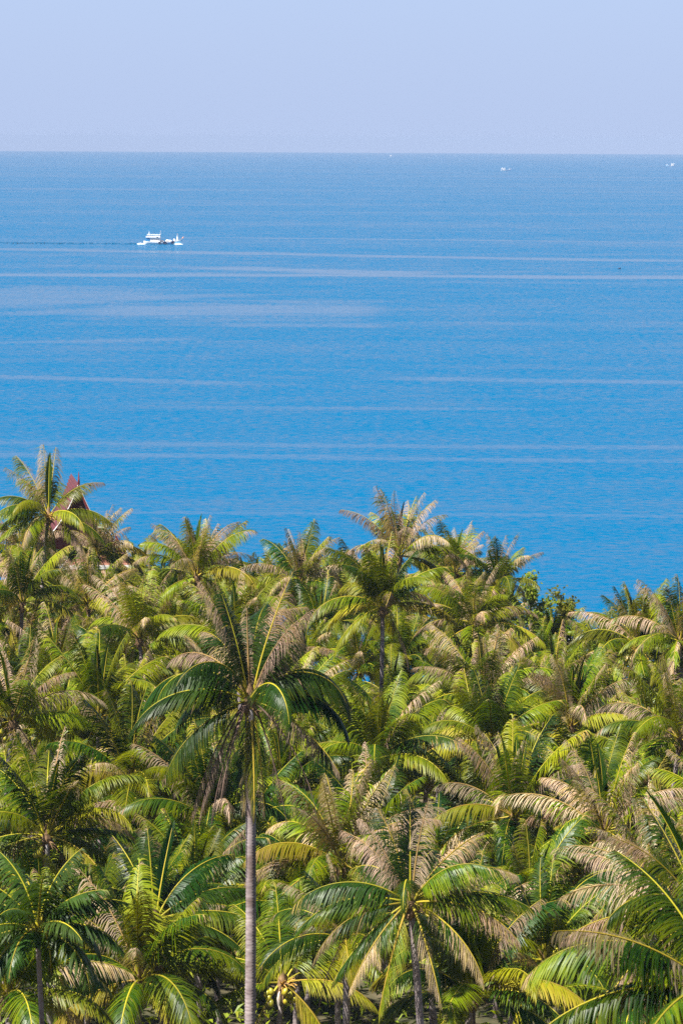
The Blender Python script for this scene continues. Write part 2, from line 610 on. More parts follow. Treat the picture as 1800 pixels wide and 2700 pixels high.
def sheath_mesh(seed):
    """fibrous heart of the crown: a swollen cone with cut frond stubs"""
    key = ('sheath', seed % 5)
    if key in FROND_CACHE:
        return FROND_CACHE[key]
    r = random.Random(seed % 5)
    mb = MB()
    mb.tube([(0, 0, -0.75), (0, 0, -0.45), (0, 0, -0.1), (0, 0, 0.25), (0, 0, 0.6)], [0.16, 0.25, 0.27, 0.17, 0.05], 9)
    for k in range(9):
        a = r.uniform(0, 6.28)
        e = r.uniform(-0.9, 0.6)
        l = r.uniform(0.25, 0.55)
        z0 = r.uniform(-0.55, 0.0)
        d = Vector((math.cos(a) * math.cos(e), math.sin(a) * math.cos(e), math.sin(e)))
        p0 = Vector((0, 0, z0)) + Vector((math.cos(a), math.sin(a), 0)) * 0.18
        mb.tube([p0, p0 + d * l * 0.5, p0 + d * l - Vector((0, 0, 0.1))], [0.06, 0.035, 0.015], 4)
    me = mesh_from('leaf_sheath', mb.v, mb.f, [M['fibre']])
    FROND_CACHE[key] = me
    return me


def spathe_mesh():
    key = ('spathe',)
    if key not in FROND_CACHE:
        mb = MB()
        mb.tube([(0.10, 0, 0), (0.26, 0, -0.10), (0.32, 0, -0.35), (0.30, 0, -0.62), (0.26, 0, -0.85)], [0.02, 0.07, 0.11, 0.08, 0.015], 7)
        FROND_CACHE[key] = mesh_from('spathe', mb.v, mb.f, [M['spathe']], smooth=True)
    return FROND_CACHE[key]


def flower_mesh(var):
    key = ('flower', var)
    if key not in FROND_CACHE:
        r = random.Random(var)
        mb = MB()
        for k in range(14):
            a = r.uniform(-0.7, 0.7)
            e = r.uniform(-0.2, 0.9)
            l = r.uniform(0.4, 0.75)
            d = Vector((math.cos(a) * math.cos(e), math.sin(a) * math.cos(e), math.sin(e))) * l
            b = Vector((0.2, 0, 0.1))
            mb.tube([b, b + d * 0.6, b + d - Vector((0, 0, 0.12))], [0.02, 0.018, 0.008], 4)
        FROND_CACHE[key] = mesh_from('flower_spray', mb.v, mb.f, [M['flower']])
    return FROND_CACHE[key]


def trunk_mesh(height, lean, curve_az, r0, r1, seed, rings=None, sides=10):
    """ringed trunk from the base (0,0,0) to the crown at lean + (0,0,height)"""
    r = random.Random(seed)
    pitch = 0.13 if rings is None else rings
    n = max(8, int(height / pitch)) * 2
    vs, fs = [], []
    cx, cy = math.cos(curve_az), math.sin(curve_az)
    amp = height * r.uniform(0.012, 0.03)
    for i in range(n + 1):
        t = i / n
        off = math.sin(math.pi * t) * amp
        x = lean[0] * t + cx * off
        y = lean[1] * t + cy * off
        z = height * t
        rad = r1 + (r0 - r1) * (1 - t) ** 1.3 + 0.16 * r0 * math.exp(-t * height / 0.5)
        rad *= (1.06 if i % 2 else 0.955) * r.uniform(0.985, 1.015)
        for k in range(sides):
            a = 2 * math.pi * k / sides
            vs.append((x + rad * math.cos(a), y + rad * math.sin(a), z))
    for i in range(n):
        for k in range(sides):
            k2 = (k + 1) % sides
            fs.append((i * sides + k, i * sides + k2, (i + 1) * sides + k2, (i + 1) * sides + k))
    return mesh_from('trunk', vs, fs, [M['trunk']], smooth=True)


PALMS = []


def palm(crown, label, group='coconut palms of the grove', seed=0, damage=0.4, n=22, scale=1.0, custom=None,
         nuts=0, split=False, lean=None, r_top=0.13, flower=False, spathe=False, az0=None, yellow=0.15,
         hero_trunk=False, name='coconut_palm', old=0.5, tone=0.0, deep=None):
    r = random.Random(seed * 13 + 5)
    crown = Vector(crown)
    if lean is None:
        a = r.uniform(0, 6.28)
        q = r.uniform(0.2, 1.3)
        lean = (math.cos(a) * q, math.sin(a) * q)
    bx, by = crown.x - lean[0], crown.y - lean[1]
    bz = ground_z(bx, by) - 0.15
    root = bpy.data.objects.new(name, None)
    root.location = (bx, by, bz)
    root.empty_display_size = 0.3
    col.objects.link(root)
    tag(root, label, 'palm tree', group)
    h = crown.z - bz
    link('trunk', trunk_mesh(h, lean, r.uniform(0, 6.28), r_top * 1.35, r_top, seed, rings=(0.12 if hero_trunk else 0.16), sides=(14 if hero_trunk else 9)), root)
    top = (lean[0], lean[1], h)
    link('leaf_sheath', sheath_mesh(seed), root, (top[0], top[1], top[2] + 0.1), (0, 0, r.uniform(0, 6.28)), scale)

    def put(me, az, sc, tilt=0.0):
        rot = (tilt, 0, az)
        off = 0.10
        loc = (top[0] + math.cos(az) * off, top[1] + math.sin(az) * off, top[2] + 0.1)
        if isinstance(me, tuple):
            f = link('frond', me[0], root, loc, rot, sc)
            link('midrib', me[1], f)
        else:
            link('frond', me, root, loc, rot, sc)

    if custom:
        for j, c in enumerate(custom):
            az, e0, bend, L, st = c[:5]
            L *= scale
            kw = c[5] if len(c) > 5 else {}
            me = frond_mesh(True, seed=seed * 100 + j, L=L, e0=e0, bend=bend, state=st,
                            yaw=kw.get('yaw', r.uniform(-12, 12)), twist=kw.get('twist', r.uniform(-30, 30)),
                            power=kw.get('power', 1.25), npl=kw.get('npl', 120), leaf_len=kw.get('ll', 1.42), tone=tone, width=0.052,
                            droop=kw.get('dr', 2.3 if (st == 'green' and bend > 60) else None))
            put(me, RAD(az), 1.0)
    else:
        a0 = r.uniform(0, 6.28) if az0 is None else az0
        habit = r.uniform(0.7, 1.35)             # below 1: shaggy and drooping, above 1: upright
        for i in range(n):
            age = (i / (n - 1)) ** habit
            ai = min(range(9), key=lambda q: abs(AGE[q] - age - r.uniform(-0.04, 0.04)))
            u = r.random()
            if ai == 0:
                st = 'green' if u > damage * 0.5 else 'half'
            elif ai <= 4:
                st = 'dead' if u < damage * 0.5 else ('half' if u < damage * 1.1 else 'green')
            elif ai <= 6:
                st = 'half' if u < damage * 0.5 else ('yellow' if u > 1 - yellow else 'green')
            elif ai == 7:
                st = 'half' if u < 0.25 else ('yellow' if u < 0.6 else 'green')
            else:
                st = 'old' if u < old else ('yellow' if u < 0.85 else 'dead')
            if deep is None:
                deep = 0.12 + 0.42 * sm((225 - crown.y) / 70)  # more dark fronds on nearer palms, their dimmer light put into leaf colour
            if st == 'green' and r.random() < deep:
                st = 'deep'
            elif st == 'yellow' and r.random() < deep * 0.8:
                st = 'green'
            var = r.randrange(4 if st in ('green', 'half', 'deep') else 3)
            az = a0 + i * 2.39996 + r.uniform(-0.25, 0.25)
            if nuts and ai >= 5 and math.sin(az) < -0.62:
                continue                         # the ripe bunch has pushed these fronds off
            put(lib_frond(ai, st, var, split), az, scale * r.uniform(0.85, 1.10), r.uniform(-0.2, 0.2))
    if nuts:
        ncl = max(1, round(nuts / 5))
        for c in range(ncl):
            a = (RAD((222, 318)[c % 2]) + r.uniform(-0.3, 0.3)) if c < 2 else r.uniform(0, 6.28)
            for k in range(max(2, nuts // ncl)):
                rr = r.uniform(0.42, 0.72)
                aa = a + r.uniform(-0.5, 0.5)
                link('coconut', nut_mesh(), root, (top[0] + rr * math.cos(aa), top[1] + rr * math.sin(aa), top[2] - r.uniform(0.10, 0.80)),
                     (r.uniform(-.5, .5), r.uniform(-.5, .5), r.uniform(0, 6)), r.uniform(1.1, 1.4))
    if spathe:
        link('spathe', spathe_mesh(), root, (top[0], top[1], top[2] - 0.2), (0, 0, RAD(r.uniform(240, 290))))
    if flower:
        for q in range(2):
            link('flower_spray', flower_mesh(q), root, (top[0], top[1], top[2] - 0.1), (0, 0, RAD(r.uniform(180, 360))))
    PALMS.append((bx, by, crown))
    return root


# ================================================================= the setting
# lanes of calm water seen in the photograph: view x, y of both ends, thickness in view pixels, how calm
SLICKS = [
    (380, 545, 1700, 558, 3, 0.6), (-150, 570, 1750, 603, 6, 0.8), (60, 608, 640, 618, 4, 0.5), (420, 615, 1000, 632, 11, 0.95),
    (-250, 631, 1850, 637, 9, 1.0), (-200, 668, 420, 690, 38, 0.62), (180, 706, 900, 712, 36, 0.8), (-50, 724, 470, 697, 10, 0.55),
    (480, 745, 900, 746, 16, 0.5), (-150, 790, 480, 780, 9, 0.55), (-150, 862, 600, 882, 9, 0.62), (860, 866, 1750, 882, 12, 0.65),
    (-250, 1014, 1800, 1030, 10, 0.65), (-150, 1044, 900, 1050, 13, 0.7), (560, 1050, 1800, 1062, 11, 0.62), (60, 1175, 1800, 1186, 10, 0.7),
    (300, 935, 1300, 940, 8, 0.5),
]


def build_sea():
    radii = [0.0] + list(np.geomspace(60.0, 33000.0, 110))
    segs = 288
    vs = [(0, 0, 0)]
    fs = []
    for rr in radii[1:]:
        for k in range(segs):
            a = 2 * math.pi * k / segs
            x, y = rr * math.cos(a), rr * math.sin(a)
            vs.append((x, y, sea_z(x, y)))
    for k in range(segs):
        fs.append((0, 1 + k, 1 + (k + 1) % segs))
    for i in range(len(radii) - 2):
        for k in range(segs):
            k2 = (k + 1) % segs
            a = 1 + i * segs
            fs.append((a + k, a + segs + k, a + segs + k2, a + k2))
    m, nt, n, l, out = mat('sea_water')
    geo = n.new('ShaderNodeNewGeometry')

    def noise(scale, stretch, detail=3, rough=0.55, rotz=0.0, dist=0.0):
        mp = n.new('ShaderNodeMapping')
        mp.inputs['Scale'].default_value = stretch
        mp.inputs['Rotation'].default_value = (0, 0, rotz)
        l.new(geo.outputs['Position'], mp.inputs[0])
        t = n.new('ShaderNodeTexNoise')
        t.inputs['Scale'].default_value = scale
        t.inputs['Detail'].default_value = detail
        t.inputs['Roughness'].default_value = rough
        t.inputs['Distortion'].default_value = dist
        l.new(mp.outputs[0], t.inputs[0])
        return t

    def math_(op, a, b=None, clamp=False):
        x = n.new('ShaderNodeMath')
        x.operation = op
        x.use_clamp = clamp
        for i, v in enumerate((a, b)):
            if v is None:
                continue
            if isinstance(v, (int, float)):
                x.inputs[i].default_value = v
            else:
                l.new(v, x.inputs[i])
        return x.outputs[0]

    # wind ripples and short waves
    w1 = noise(0.62, (0.9, 1.0, 1), 6, 0.70)
    w2 = noise(0.06, (0.7, 1.0, 1), 5, 0.65)
    hgt = math_('ADD', math_('MULTIPLY', w1.outputs[0], 0.6), math_('MULTIPLY', w2.outputs[0], 2.0))
    # calm slicks: long lanes of smoother water, and broad calm patches
    def remap(t, a, b):
        q = n.new('ShaderNodeMapRange')
        q.interpolation_type = 'SMOOTHSTEP'
        q.inputs[1].default_value = a
        q.inputs[2].default_value = b
        l.new(t.outputs[0], q.inputs[0])
        return q.outputs[0]
    lane = remap(noise(0.0060, (0.10, 1.0, 1), 1, 0.4, rotz=RAD(1.5), dist=0.10), 0.62, 0.70)
    lane2 = remap(noise(0.0150, (0.12, 1.0, 1), 2, 0.5, rotz=RAD(-1.0), dist=0.2), 0.52, 0.74)
    patch = remap(noise(0.0042, (0.30, 1.0, 1), 5, 0.62), 0.46, 0.72)
    calm = math_('MAXIMUM', math_('MULTIPLY', lane, 0.25), math_('MAXIMUM', math_('MULTIPLY', patch, 0.35), math_('MULTIPLY', lane2, 0.30)))
    # the slicks one can pick out: lanes of calm water lying across the bay, each from A to B with its width in metres
    wob = noise(0.006, (1.0, 1.0, 1), 3, 0.55)
    ragged = noise(0.03, (0.25, 1.0, 1), 4, 0.6)
    sep = n.new('ShaderNodeSeparateXYZ')
    l.new(geo.outputs['Position'], sep.inputs[0])

    def on_sea(vx, vy):
        lo, hi = 300.0, 24000.0
        for _ in range(50):
            mid = (lo + hi) / 2
            p = pix(vx * K, vy * K, mid)
            if p.z > sea_z(p.x, p.y):
                lo = mid
            else:
                hi = mid
        return pix(vx * K, vy * K, lo)
    for (xa, ya, xb, yb, th, st) in SLICKS:
        A, B = on_sea(xa, ya), on_sea(xb, yb)
        dx, dy = B.x - A.x, B.y - A.y
        L = math.hypot(dx, dy)
        tx, ty = dx / L, dy / L
        Dm = (A.y + B.y) / 2
        w = 0.5 * th * K * Dm * Dm / (50.0 * F)
        along = math_('ADD', math_('MULTIPLY', sep.outputs[0], tx / L), math_('ADD', math_('MULTIPLY', sep.outputs[1], ty / L), -(A.x * tx + A.y * ty) / L))
        off = math_('ADD', math_('MULTIPLY', sep.outputs[0], -ty), math_('ADD', math_('MULTIPLY', sep.outputs[1], tx), (A.x * ty - A.y * tx)))
        off = math_('ADD', off, math_('MULTIPLY', math_('SUBTRACT', wob.outputs[0], 0.5), 2.2 * w))
        off = math_('ADD', off, math_('MULTIPLY', math_('SUBTRACT', ragged.outputs[0], 0.5), 2.5 * w))
        band = n.new('ShaderNodeMapRange')
        band.interpolation_type = 'SMOOTHSTEP'
        band.inputs[1].default_value = 1.35 * w
        band.inputs[2].default_value = 0.35 * w
        l.new(math_('ABSOLUTE', off), band.inputs[0])
        ends = n.new('ShaderNodeMapRange')
        ends.interpolation_type = 'SMOOTHSTEP'
        ends.inputs[1].default_value = 0.56
        ends.inputs[2].default_value = 0.34
        l.new(math_('ABSOLUTE', math_('SUBTRACT', along, 0.5)), ends.inputs[0])
        calm = math_('MAXIMUM', calm, math_('MULTIPLY', math_('MULTIPLY', band.outputs[0], ends.outputs[0]), st))
    bump = n.new('ShaderNodeBump')
    bump.inputs['Distance'].default_value = 1.0
    l.new(math_('SUBTRACT', 0.28, math_('MULTIPLY', calm, 0.22)), bump.inputs['Strength'])
    l.new(hgt, bump.inputs['Height'])
    dif = n.new('ShaderNodeBsdfDiffuse')
    dif.inputs[0].default_value = (0.0, 0.094, 0.215, 1)
    l.new(bump.outputs[0], dif.inputs['Normal'])
    gls = n.new('ShaderNodeBsdfGlossy')
    gls.inputs['Roughness'].default_value = 0.13
    l.new(bump.outputs[0], gls.inputs['Normal'])
    # noise paints in where wave faces would show water or mirror the sky
    lw = n.new('ShaderNodeFresnel')
    lw.inputs[0].default_value = 1.333
    face_noise = math_('ADD', math_('MULTIPLY', math_('SUBTRACT', w1.outputs[0], 0.5), 5.5), math_('MULTIPLY', math_('SUBTRACT', w2.outputs[0], 0.5), 1.6))
    slope = math_('ADD', math_('ADD', 0.30, face_noise), math_('MULTIPLY', calm, 0.9), True)
    fac = math_('MULTIPLY', math_('POWER', lw.outputs[0], 1.15), slope, True)
    mx = n.new('ShaderNodeMixShader')
    l.new(fac, mx.inputs[0])
    l.new(dif.outputs[0], mx.inputs[1])
    l.new(gls.outputs[0], mx.inputs[2])
    l.new(mx.outputs[0], out.inputs[0])
    o = link('sea', mesh_from('sea', vs, fs, [m], smooth=True))
    tag(o, 'calm blue sea reaching to the horizon', kind='structure')


def build_ground():
    xs = np.concatenate([np.linspace(-700, -80, 20), np.linspace(-72, 72, 49), np.linspace(80, 700, 20)])
    ys = np.concatenate([np.linspace(-300, 60, 16), np.linspace(66, 360, 74)])
    vs = [(x, y, ground_z(x, y)) for y in ys for x in xs]
    nx = len(xs)
    fs = [(j * nx + i, j * nx + i + 1, (j + 1) * nx + i + 1, (j + 1) * nx + i) for j in range(len(ys) - 1) for i in range(nx - 1)]
    o = link('ground', mesh_from('ground', vs, fs, [M['soil']], smooth=True))
    tag(o, 'sloping soil of the palm grove', kind='structure')


build_sea()
build_ground()


# ----------------------------------------------------------------- temple-style house
def build_house():
    D = 309.0
    apex = pix(207.5, 1276, D)
    eave = pix(312, 1441, D)
    gx = apex.x
    gz = ground_z(gx, D)
    root = bpy.data.objects.new('house', None)
    root.location = (gx, D, gz)
    root.rotation_euler = (0, 0, RAD(7.5))
    col.objects.link(root)
    tag(root, 'white house with steep red gabled roof behind the palm at far left', 'house')
    za, ze = apex.z - gz, eave.z - gz          # heights above ground
    hw = eave.x - apex.x                        # half width of the gable
    depth = 9.0
    # walls
    mb = MB()
    mb.box((0, depth / 2 + 0.5, (ze - 0.2) / 2), (2 * hw - 0.9, depth, ze - 0.2))
    mb.build('wall', M['white_wall'], root)
    # gable infill following the concave roof line, set back under the verge

    def line(s):                                # s 0..1 from ridge to eave
        return hw * (0.62 * s + 0.38 * s ** 2.1), za - (za - ze) * (1.25 * s - 0.25 * s ** 2)
    N = 10
    for sgn in (-1, 1):
        mb = MB()
        vs = []
        for i in range(N + 1):
            x, z = line(i / N)
            for y, dz in ((-0.2, 0), (depth + 0.9, 0), (-0.2, -0.16), (depth + 0.9, -0.16)):
                vs.append((sgn * x, y, z + dz))
        fs = []
        for i in range(N):
            a, b = i * 4, i * 4 + 4
            fs += [(a, a + 1, b + 1, b), (a + 2, b + 2, b + 3, a + 3), (a, b, b + 2, a + 2), (a + 1, a + 3, b + 3, b + 1)]
        mb.add(vs, fs)
        mb.build('roof', M['roof_tile'], root)
        # tile courses proud of the slope
        for c in range(1, 22):
            x, z = line(c / 22)
            tb = MB()
            tb.box((sgn * x, depth / 2 + 0.35, z + 0.02), (0.16, depth + 1.0, 0.07))
            tb.build('roof_tile_course', M['roof_tile'], root)
        # red bargeboard and its white verge strip
        for nm, mt, y0, y1, up, dn in (('bargeboard', 'barge', -0.34, -0.22, 0.06, -0.34), ('verge_strip', 'white_paint', -0.40, -0.16, 0.16, 0.09)):
            mb = MB()
            vs = []
            for i in range(N + 1):
                x, z = line(i / N)
                vs += [(sgn * x, y0, z + up), (sgn * x, y1, z + up), (sgn * x, y0, z + dn), (sgn * x, y1, z + dn)]
            fs = []
            for i in range(N):
                a, b = i * 4, i * 4 + 4
                fs += [(a, a + 1, b + 1, b), (a + 2, b + 2, b + 3, a + 3), (a, b, b + 2, a + 2), (a + 1, a + 3, b + 3, b + 1)]
            fs += [(0, 2, 3, 1), (N * 4, N * 4 + 1, N * 4 + 3, N * 4 + 2)]
            mb.add(vs, fs)
            mb.build(nm, M[mt], root)
        # upturned eave end
        mb = MB()
        x, z = line(1.0)
        zig = [(-0.45, -0.25), (0.12, -0.42), (0.16, 0.22), (0.02, 0.55), (-0.22, 1.05), (-0.30, 0.45)]
        vs = [(sgn * (x + a), -0.46, z + b) for a, b in zig] + [(sgn * (x + a), -0.36, z + b) for a, b in zig]
        k = len(zig)
        mb.add(vs, [tuple(range(k)), tuple(range(2 * k - 1, k - 1, -1))] + [(i, i + k, (i + 1) % k + k, (i + 1) % k) for i in range(k)])
        mb.build('eave_finial', M['barge'], root)
    mb = MB()
    vs, fs = [(0, 0.12, za - 0.3)], []
    pts = [line(i / N) for i in range(1, N + 1)]
    for sgn in (-1, 1):
        vs += [(sgn * (x - 0.12), 0.12, z - 0.16) for x, z in pts]
    vs.append((0, 0.12, ze - 0.3))
    c = len(vs) - 1
    for sgn_i in range(2):
        b = 1 + sgn_i * N
        fs.append((0, b, c))
        fs += [(b + i, b + i + 1, c) for i in range(N - 1)]
    mb.add(vs, fs)
    mb.build('gable_panel', M['gable'], root)
    mb = MB()                                  # ridge finial: a slim curved spike
    mb.tube([(0, -0.3, za - 0.05), (0, -0.42, za + 0.35), (0, -0.36, za + 0.7), (0, -0.3, za + 1.02)], [0.11, 0.08, 0.05, 0.015], 6)
    mb.build('ridge_finial', M['barge'], root)
    # lower tiled roof wrapping the front and right, with a white fascia
    lz = pix(300, 1458, D).z - gz
    rr = pix(346, 1463, D).x - gx
    y0 = -3.2
    L = -hw - 1.2
    mb = MB()
    vs = [(L, y0, lz - 0.62), (rr, y0, lz - 0.62), (hw + 0.1, -0.05, lz + 0.1), (-hw + 0.1, -0.05, lz + 0.1), (rr, depth, lz - 0.62), (hw + 0.1, depth, lz + 0.1)]
    vs2 = [(a, b, c - 0.12) for a, b, c in vs]
    mb.add(vs + vs2, [(0, 1, 2, 3), (1, 4, 5, 2), (6, 9, 8, 7), (7, 8, 11, 10), (0, 6, 7, 1), (1, 7, 10, 4), (0, 3, 9, 6), (3, 2, 8, 9), (4, 10, 11, 5)])
    mb.build('lower_roof', M['orange_tile'], root)
    for i in range(1, 9):
        t = i / 9
        tb = MB()
        xa, xb = L + (-hw + 0.1 - L) * t, rr + (hw + 0.1 - rr) * t
        tb.box(((xa + xb) / 2, y0 + (-0.05 - y0) * t, lz - 0.62 + 0.72 * t + 0.03), (xb - xa, 0.14, 0.06))
        tb.build('roof_tile_course', M['orange_tile'], root)
    mb = MB()
    mb.box(((hw + 0.1 + rr) / 2, -0.2, lz + 0.13), (rr - hw + 0.8, 0.2, 0.16))
    mb.build('ridge_cap', M['white_paint'], root)
    mb = MB()
    mb.box(((L + rr) / 2, y0 - 0.05, lz - 0.83), (rr - L + 0.1, 0.09, 0.30))
    mb.build('fascia', M['white_paint'], root)
    for x in np.linspace(L + 0.5, rr - 0.5, 5):
        mb = MB()
        mb.box((x, y0 + 0.45, (lz - 0.75) / 2), (0.32, 0.32, lz - 0.75))
        mb.build('porch_post', M['white_wall'], root)
    for x in (-hw * 0.55, 0.0, hw * 0.55):
        for z in (2.2, 5.0, ze - 1.6):
            f = MB()
            for dx, dz, sx, sz in ((-0.55, 0, 0.1, 1.5), (0.55, 0, 0.1, 1.5), (0, 0.70, 1.0, 0.1), (0, -0.70, 1.0, 0.1), (0, 0, 0.06, 1.3)):
                f.box((x + dx, 0.46, z + dz), (sx, 0.1, sz))
            fo = f.build('window', M['white_paint'], root)
            g = MB()
            g.box((x, 0.475, z), (1.0, 0.03, 1.3))
            g.build('pane', M['glass'], fo)


build_house()


# ----------------------------------------------------------------- boats
def hull_mesh(L, B, sheer, name, band):
    """double-ended wooden hull along +X (bow at +X), waterline z=0; sheer(t) gives deck height"""
    N = 24
    vs, fs, fm = [], [], []
    rows = [(-0.55, 0.25), (-0.05, 0.72), (0.42, 0.90), (0.72, 0.98), (1.0, 1.0)]
    for i in range(N + 1):
        t = i / N
        hb = B / 2 * (math.sin(math.pi * (0.18 + 0.82 * t) ** 0.9) ** 0.55 if t < 0.999 else 0.02)
        hb = max(hb, 0.04)
        if t < 0.1:
            hb *= 0.80 + 2.0 * t
        x = -L / 2 + L * t
        sh = sheer(t)
        for q, wq in rows:
            rake = max(0.0, t - 0.82) / 0.18
            xx = x - (1 - max(q, 0)) * rake * 1.3
            z = q * sh if q > 0 else q * 1.6
            vs += [(xx, -hb * wq, z), (xx, hb * wq, z)]
    R = len(rows) * 2
    for i in range(N):
        for q in range(len(rows) - 1):
            a = i * R + q * 2
            b = a + R
            mi = 1 if q in band and i > N * 0.45 else 0
            fs += [(a, b, b + 2, a + 2), (a + 1, a + 3, b + 3, b + 1)]
            fm += [mi, mi]
        a = i * R + R - 2                       # deck a little below the rail
        fs.append((a, a + R, a + R + 1, a + 1))
        fm.append(2)
    fs.append(tuple(q * 2 for q in range(len(rows))) + tuple(q * 2 + 1 for q in reversed(range(len(rows)))))
    fm.append(0)
    return mesh_from(name, vs, fs, [M['white_paint'], M['blue_paint'], M['wood_deck']], fm)


def sheer_main(t):
    return float(np.interp(t, [0, 0.15, 0.42, 0.6, 0.8, 0.92, 1.0], [1.55, 1.25, 0.95, 1.15, 1.75, 2.3, 3.1]))


def build_boat(px, py, length_px, label, flip=False, full=True):
    lo, hi = 300.0, 25000.0                     # distance at which the pixel's ray meets the curved sea
    for _ in range(60):
        mid = (lo + hi) / 2
        p = pix(px, py, mid)
        if p.z > sea_z(p.x, p.y):
            lo = mid
        else:
            hi = mid
    p = pix(px, py, lo)
    L = length_px / F * lo
    root = bpy.data.objects.new('fishing_boat', None)
    root.location = (p.x, p.y, sea_z(p.x, p.y))
    if flip:
        root.rotation_euler = (0, 0, math.pi)
    col.objects.link(root)
    tag(root, label, 'boat', 'fishing boats out at sea')
    k = L / 18.3
    root.scale = (k, k, k)
    H = 18.3

    def X(cx):                                  # crop-pixel column of the close-up -> boat metres
        return (cx - 795) * 0.0202
    hull = link('hull', hull_mesh(H, 4.6, sheer_main, 'hull', (1, 2)), root)
    mb = MB()
    mb.box((X(603), 0, 2.05), (X(715) - X(490), 3.0, 2.1))
    cabin = mb.build('cabin', M['white_paint'], root)
    if full:
        for q in range(5):
            for sy in (-1.52, 1.52):
                w = MB()
                w.box((X(520 + q * 40), sy, 2.35), (0.42, 0.05, 0.5))
                w.build('window', M['wood_deck'], cabin)
    mb = MB()
    mb.box((X(555), 0, 3.35), (X(718) - X(392), 3.9, 0.50))
    mb.build('cabin_roof', M['white_paint'], root)
    mb = MB()
    mb.box((X(570), 0, 3.95), (X(712) - X(428), 2.6, 0.72))
    wheelhouse = mb.build('wheelhouse', M['white_paint'], root)
    mb = MB()
    mb.box((X(570), 0, 4.42), (X(722) - X(420), 3.1, 0.20))
    mb.build('wheelhouse_roof', M['white_paint'], root)
    if full:
        for q in range(6):
            for sy in (-1.32, 1.32):
                w = MB()
                w.box((X(455 + q * 44), sy, 4.0), (0.5, 0.05, 0.38))
                w.build('window', M['blue_paint'], wheelhouse)
        for sy in (-1.98, 1.98):
            w = MB()
            w.box((X(655), sy, 3.2), (0.8, 0.06, 0.35))
            w.build('name_board', M['dark_pole'], root)
    mb = MB()                                   # awning over the stern deck
    vs = [(X(375), -1.6, 1.5), (X(488), -1.6, 1.4), (X(488), -1.6, 2.75), (X(400), -1.6, 2.85),
          (X(375), 1.6, 1.5), (X(488), 1.6, 1.4), (X(488), 1.6, 2.75), (X(400), 1.6, 2.85)]
    mb.add(vs, [(0, 1, 2, 3), (7, 6, 5, 4), (0, 3, 7, 4), (1, 5, 6, 2), (3, 2, 6, 7), (0, 4, 5, 1)])
    mb.build('stern_awning', M['tarp'], root)
    for (x0, x1, z0, z1, r0, r1, mt) in ((718, 722, 1.0, 6.4, 0.24, 0.08, 'white_paint'), (460, 470, 4.4, 6.2, 0.14, 0.07, 'white_paint'),
                                          (470, 471, 6.2, 7.0, 0.16, 0.10, 'tarp'), (575, 577, 4.4, 5.8, 0.09, 0.05, 'dark_pole'),
                                          (1103, 1108, 1.8, 5.0, 0.30, 0.20, 'white_paint')):
        mb = MB()
        mb.tube([(X(x0), 0, z0), (X(x1), 0, z1)], [r0, r1], 8)
        mb.build('mast', M[mt], root, smooth=True)
    mb = MB()
    mb.tube([(X(1215), 0, 2.6), (X(1235), 0, 3.0), (X(1245), 0, 3.5)], [0.30, 0.26, 0.16], 7)
    mb.build('bow_post', M['orange_paint'], root)
    if full:
        for (cx, w, h) in ((765, 1.5, 0.75), (885, 1.9, 0.75), (950, 0.8, 0.5), (1035, 0.7, 0.7)):
            mb = MB()
            zc = sheer_main((cx - 795) * 0.0202 / H + 0.5)
            mb.tube([(X(cx) - w / 2, 0, zc + 0.1), (X(cx) - w / 4, 0.1, zc + h * 0.75), (X(cx) + w / 4, -0.1, zc + h * 0.8), (X(cx) + w / 2, 0, zc + 0.12)],
                    [0.15, h * 0.55, h * 0.5, 0.15], 8)
            mb.build('net_bundle', M['white_paint'], root, smooth=True)
        for (cx, cz, rr) in ((705, 0.75, 0.36), (825, 0.72, 0.62), (1005, 0.95, 0.62)):
            pts = [(X(cx) + rr * math.cos(a), -2.36, cz + rr * 0.8 * math.sin(a)) for a in np.linspace(0, 2 * math.pi, 13)]
            mb = MB()
            mb.tube(pts, [0.24] * 13, 6, cap=False)
            mb.tube([(X(cx), -2.32, cz), (X(cx), -2.28, cz)], [rr * 0.8, rr * 0.8], 8)
            mb.build('tyre_fender', M['rubber'], root, smooth=True)
        for a, b, z in ((X(160), X(385), 0.55), (X(1020), X(1235), 0.5)):
            mb = MB()
            rows = 14
            vs, fs = [], []
            r = random.Random(int(a * 10) + 99)
            for i in range(rows + 1):
                t = i / rows
                wdt = (1.6 + 1.2 * (1 - t)) * (0.25 + 0.75 * math.sin(math.pi * min(max(t, .02), .98)) ** 0.5)
                zz = z * (math.sin(math.pi * min(max(t ** 0.8, .02), .98))) * r.uniform(0.7, 1.1) + 0.05
                x = a + (b - a) * t
                vs += [(x, -wdt - 0.7, 0.04), (x, -wdt * 0.6 - 0.7, zz * 0.8), (x, -0.4, zz), (x, wdt + 0.7, 0.04)]
            for i in range(rows):
                for q in range(3):
                    fs.append((i * 4 + q, i * 4 + 4 + q, i * 4 + 5 + q, i * 4 + 1 + q))
            mb.add(vs, fs)
            f = mb.build('foam_crest', M['foam'], root, smooth=True)
    return root, lo


boat, BOAT_D = build_boat(432, 644, 105, 'white fishing boat with blue stern awning passing at left, nearest of the boats')
build_boat(1333, 450, 28, 'small hazy white fishing boat far out, second boat from the right edge', full=False)
build_boat(1766, 437.5, 25, 'tiny pale fishing boat near the right edge of the sea', flip=True, full=False)
build_boat(1033, 412.5, 14, 'faint white speck of a boat right on the horizon', full=False)


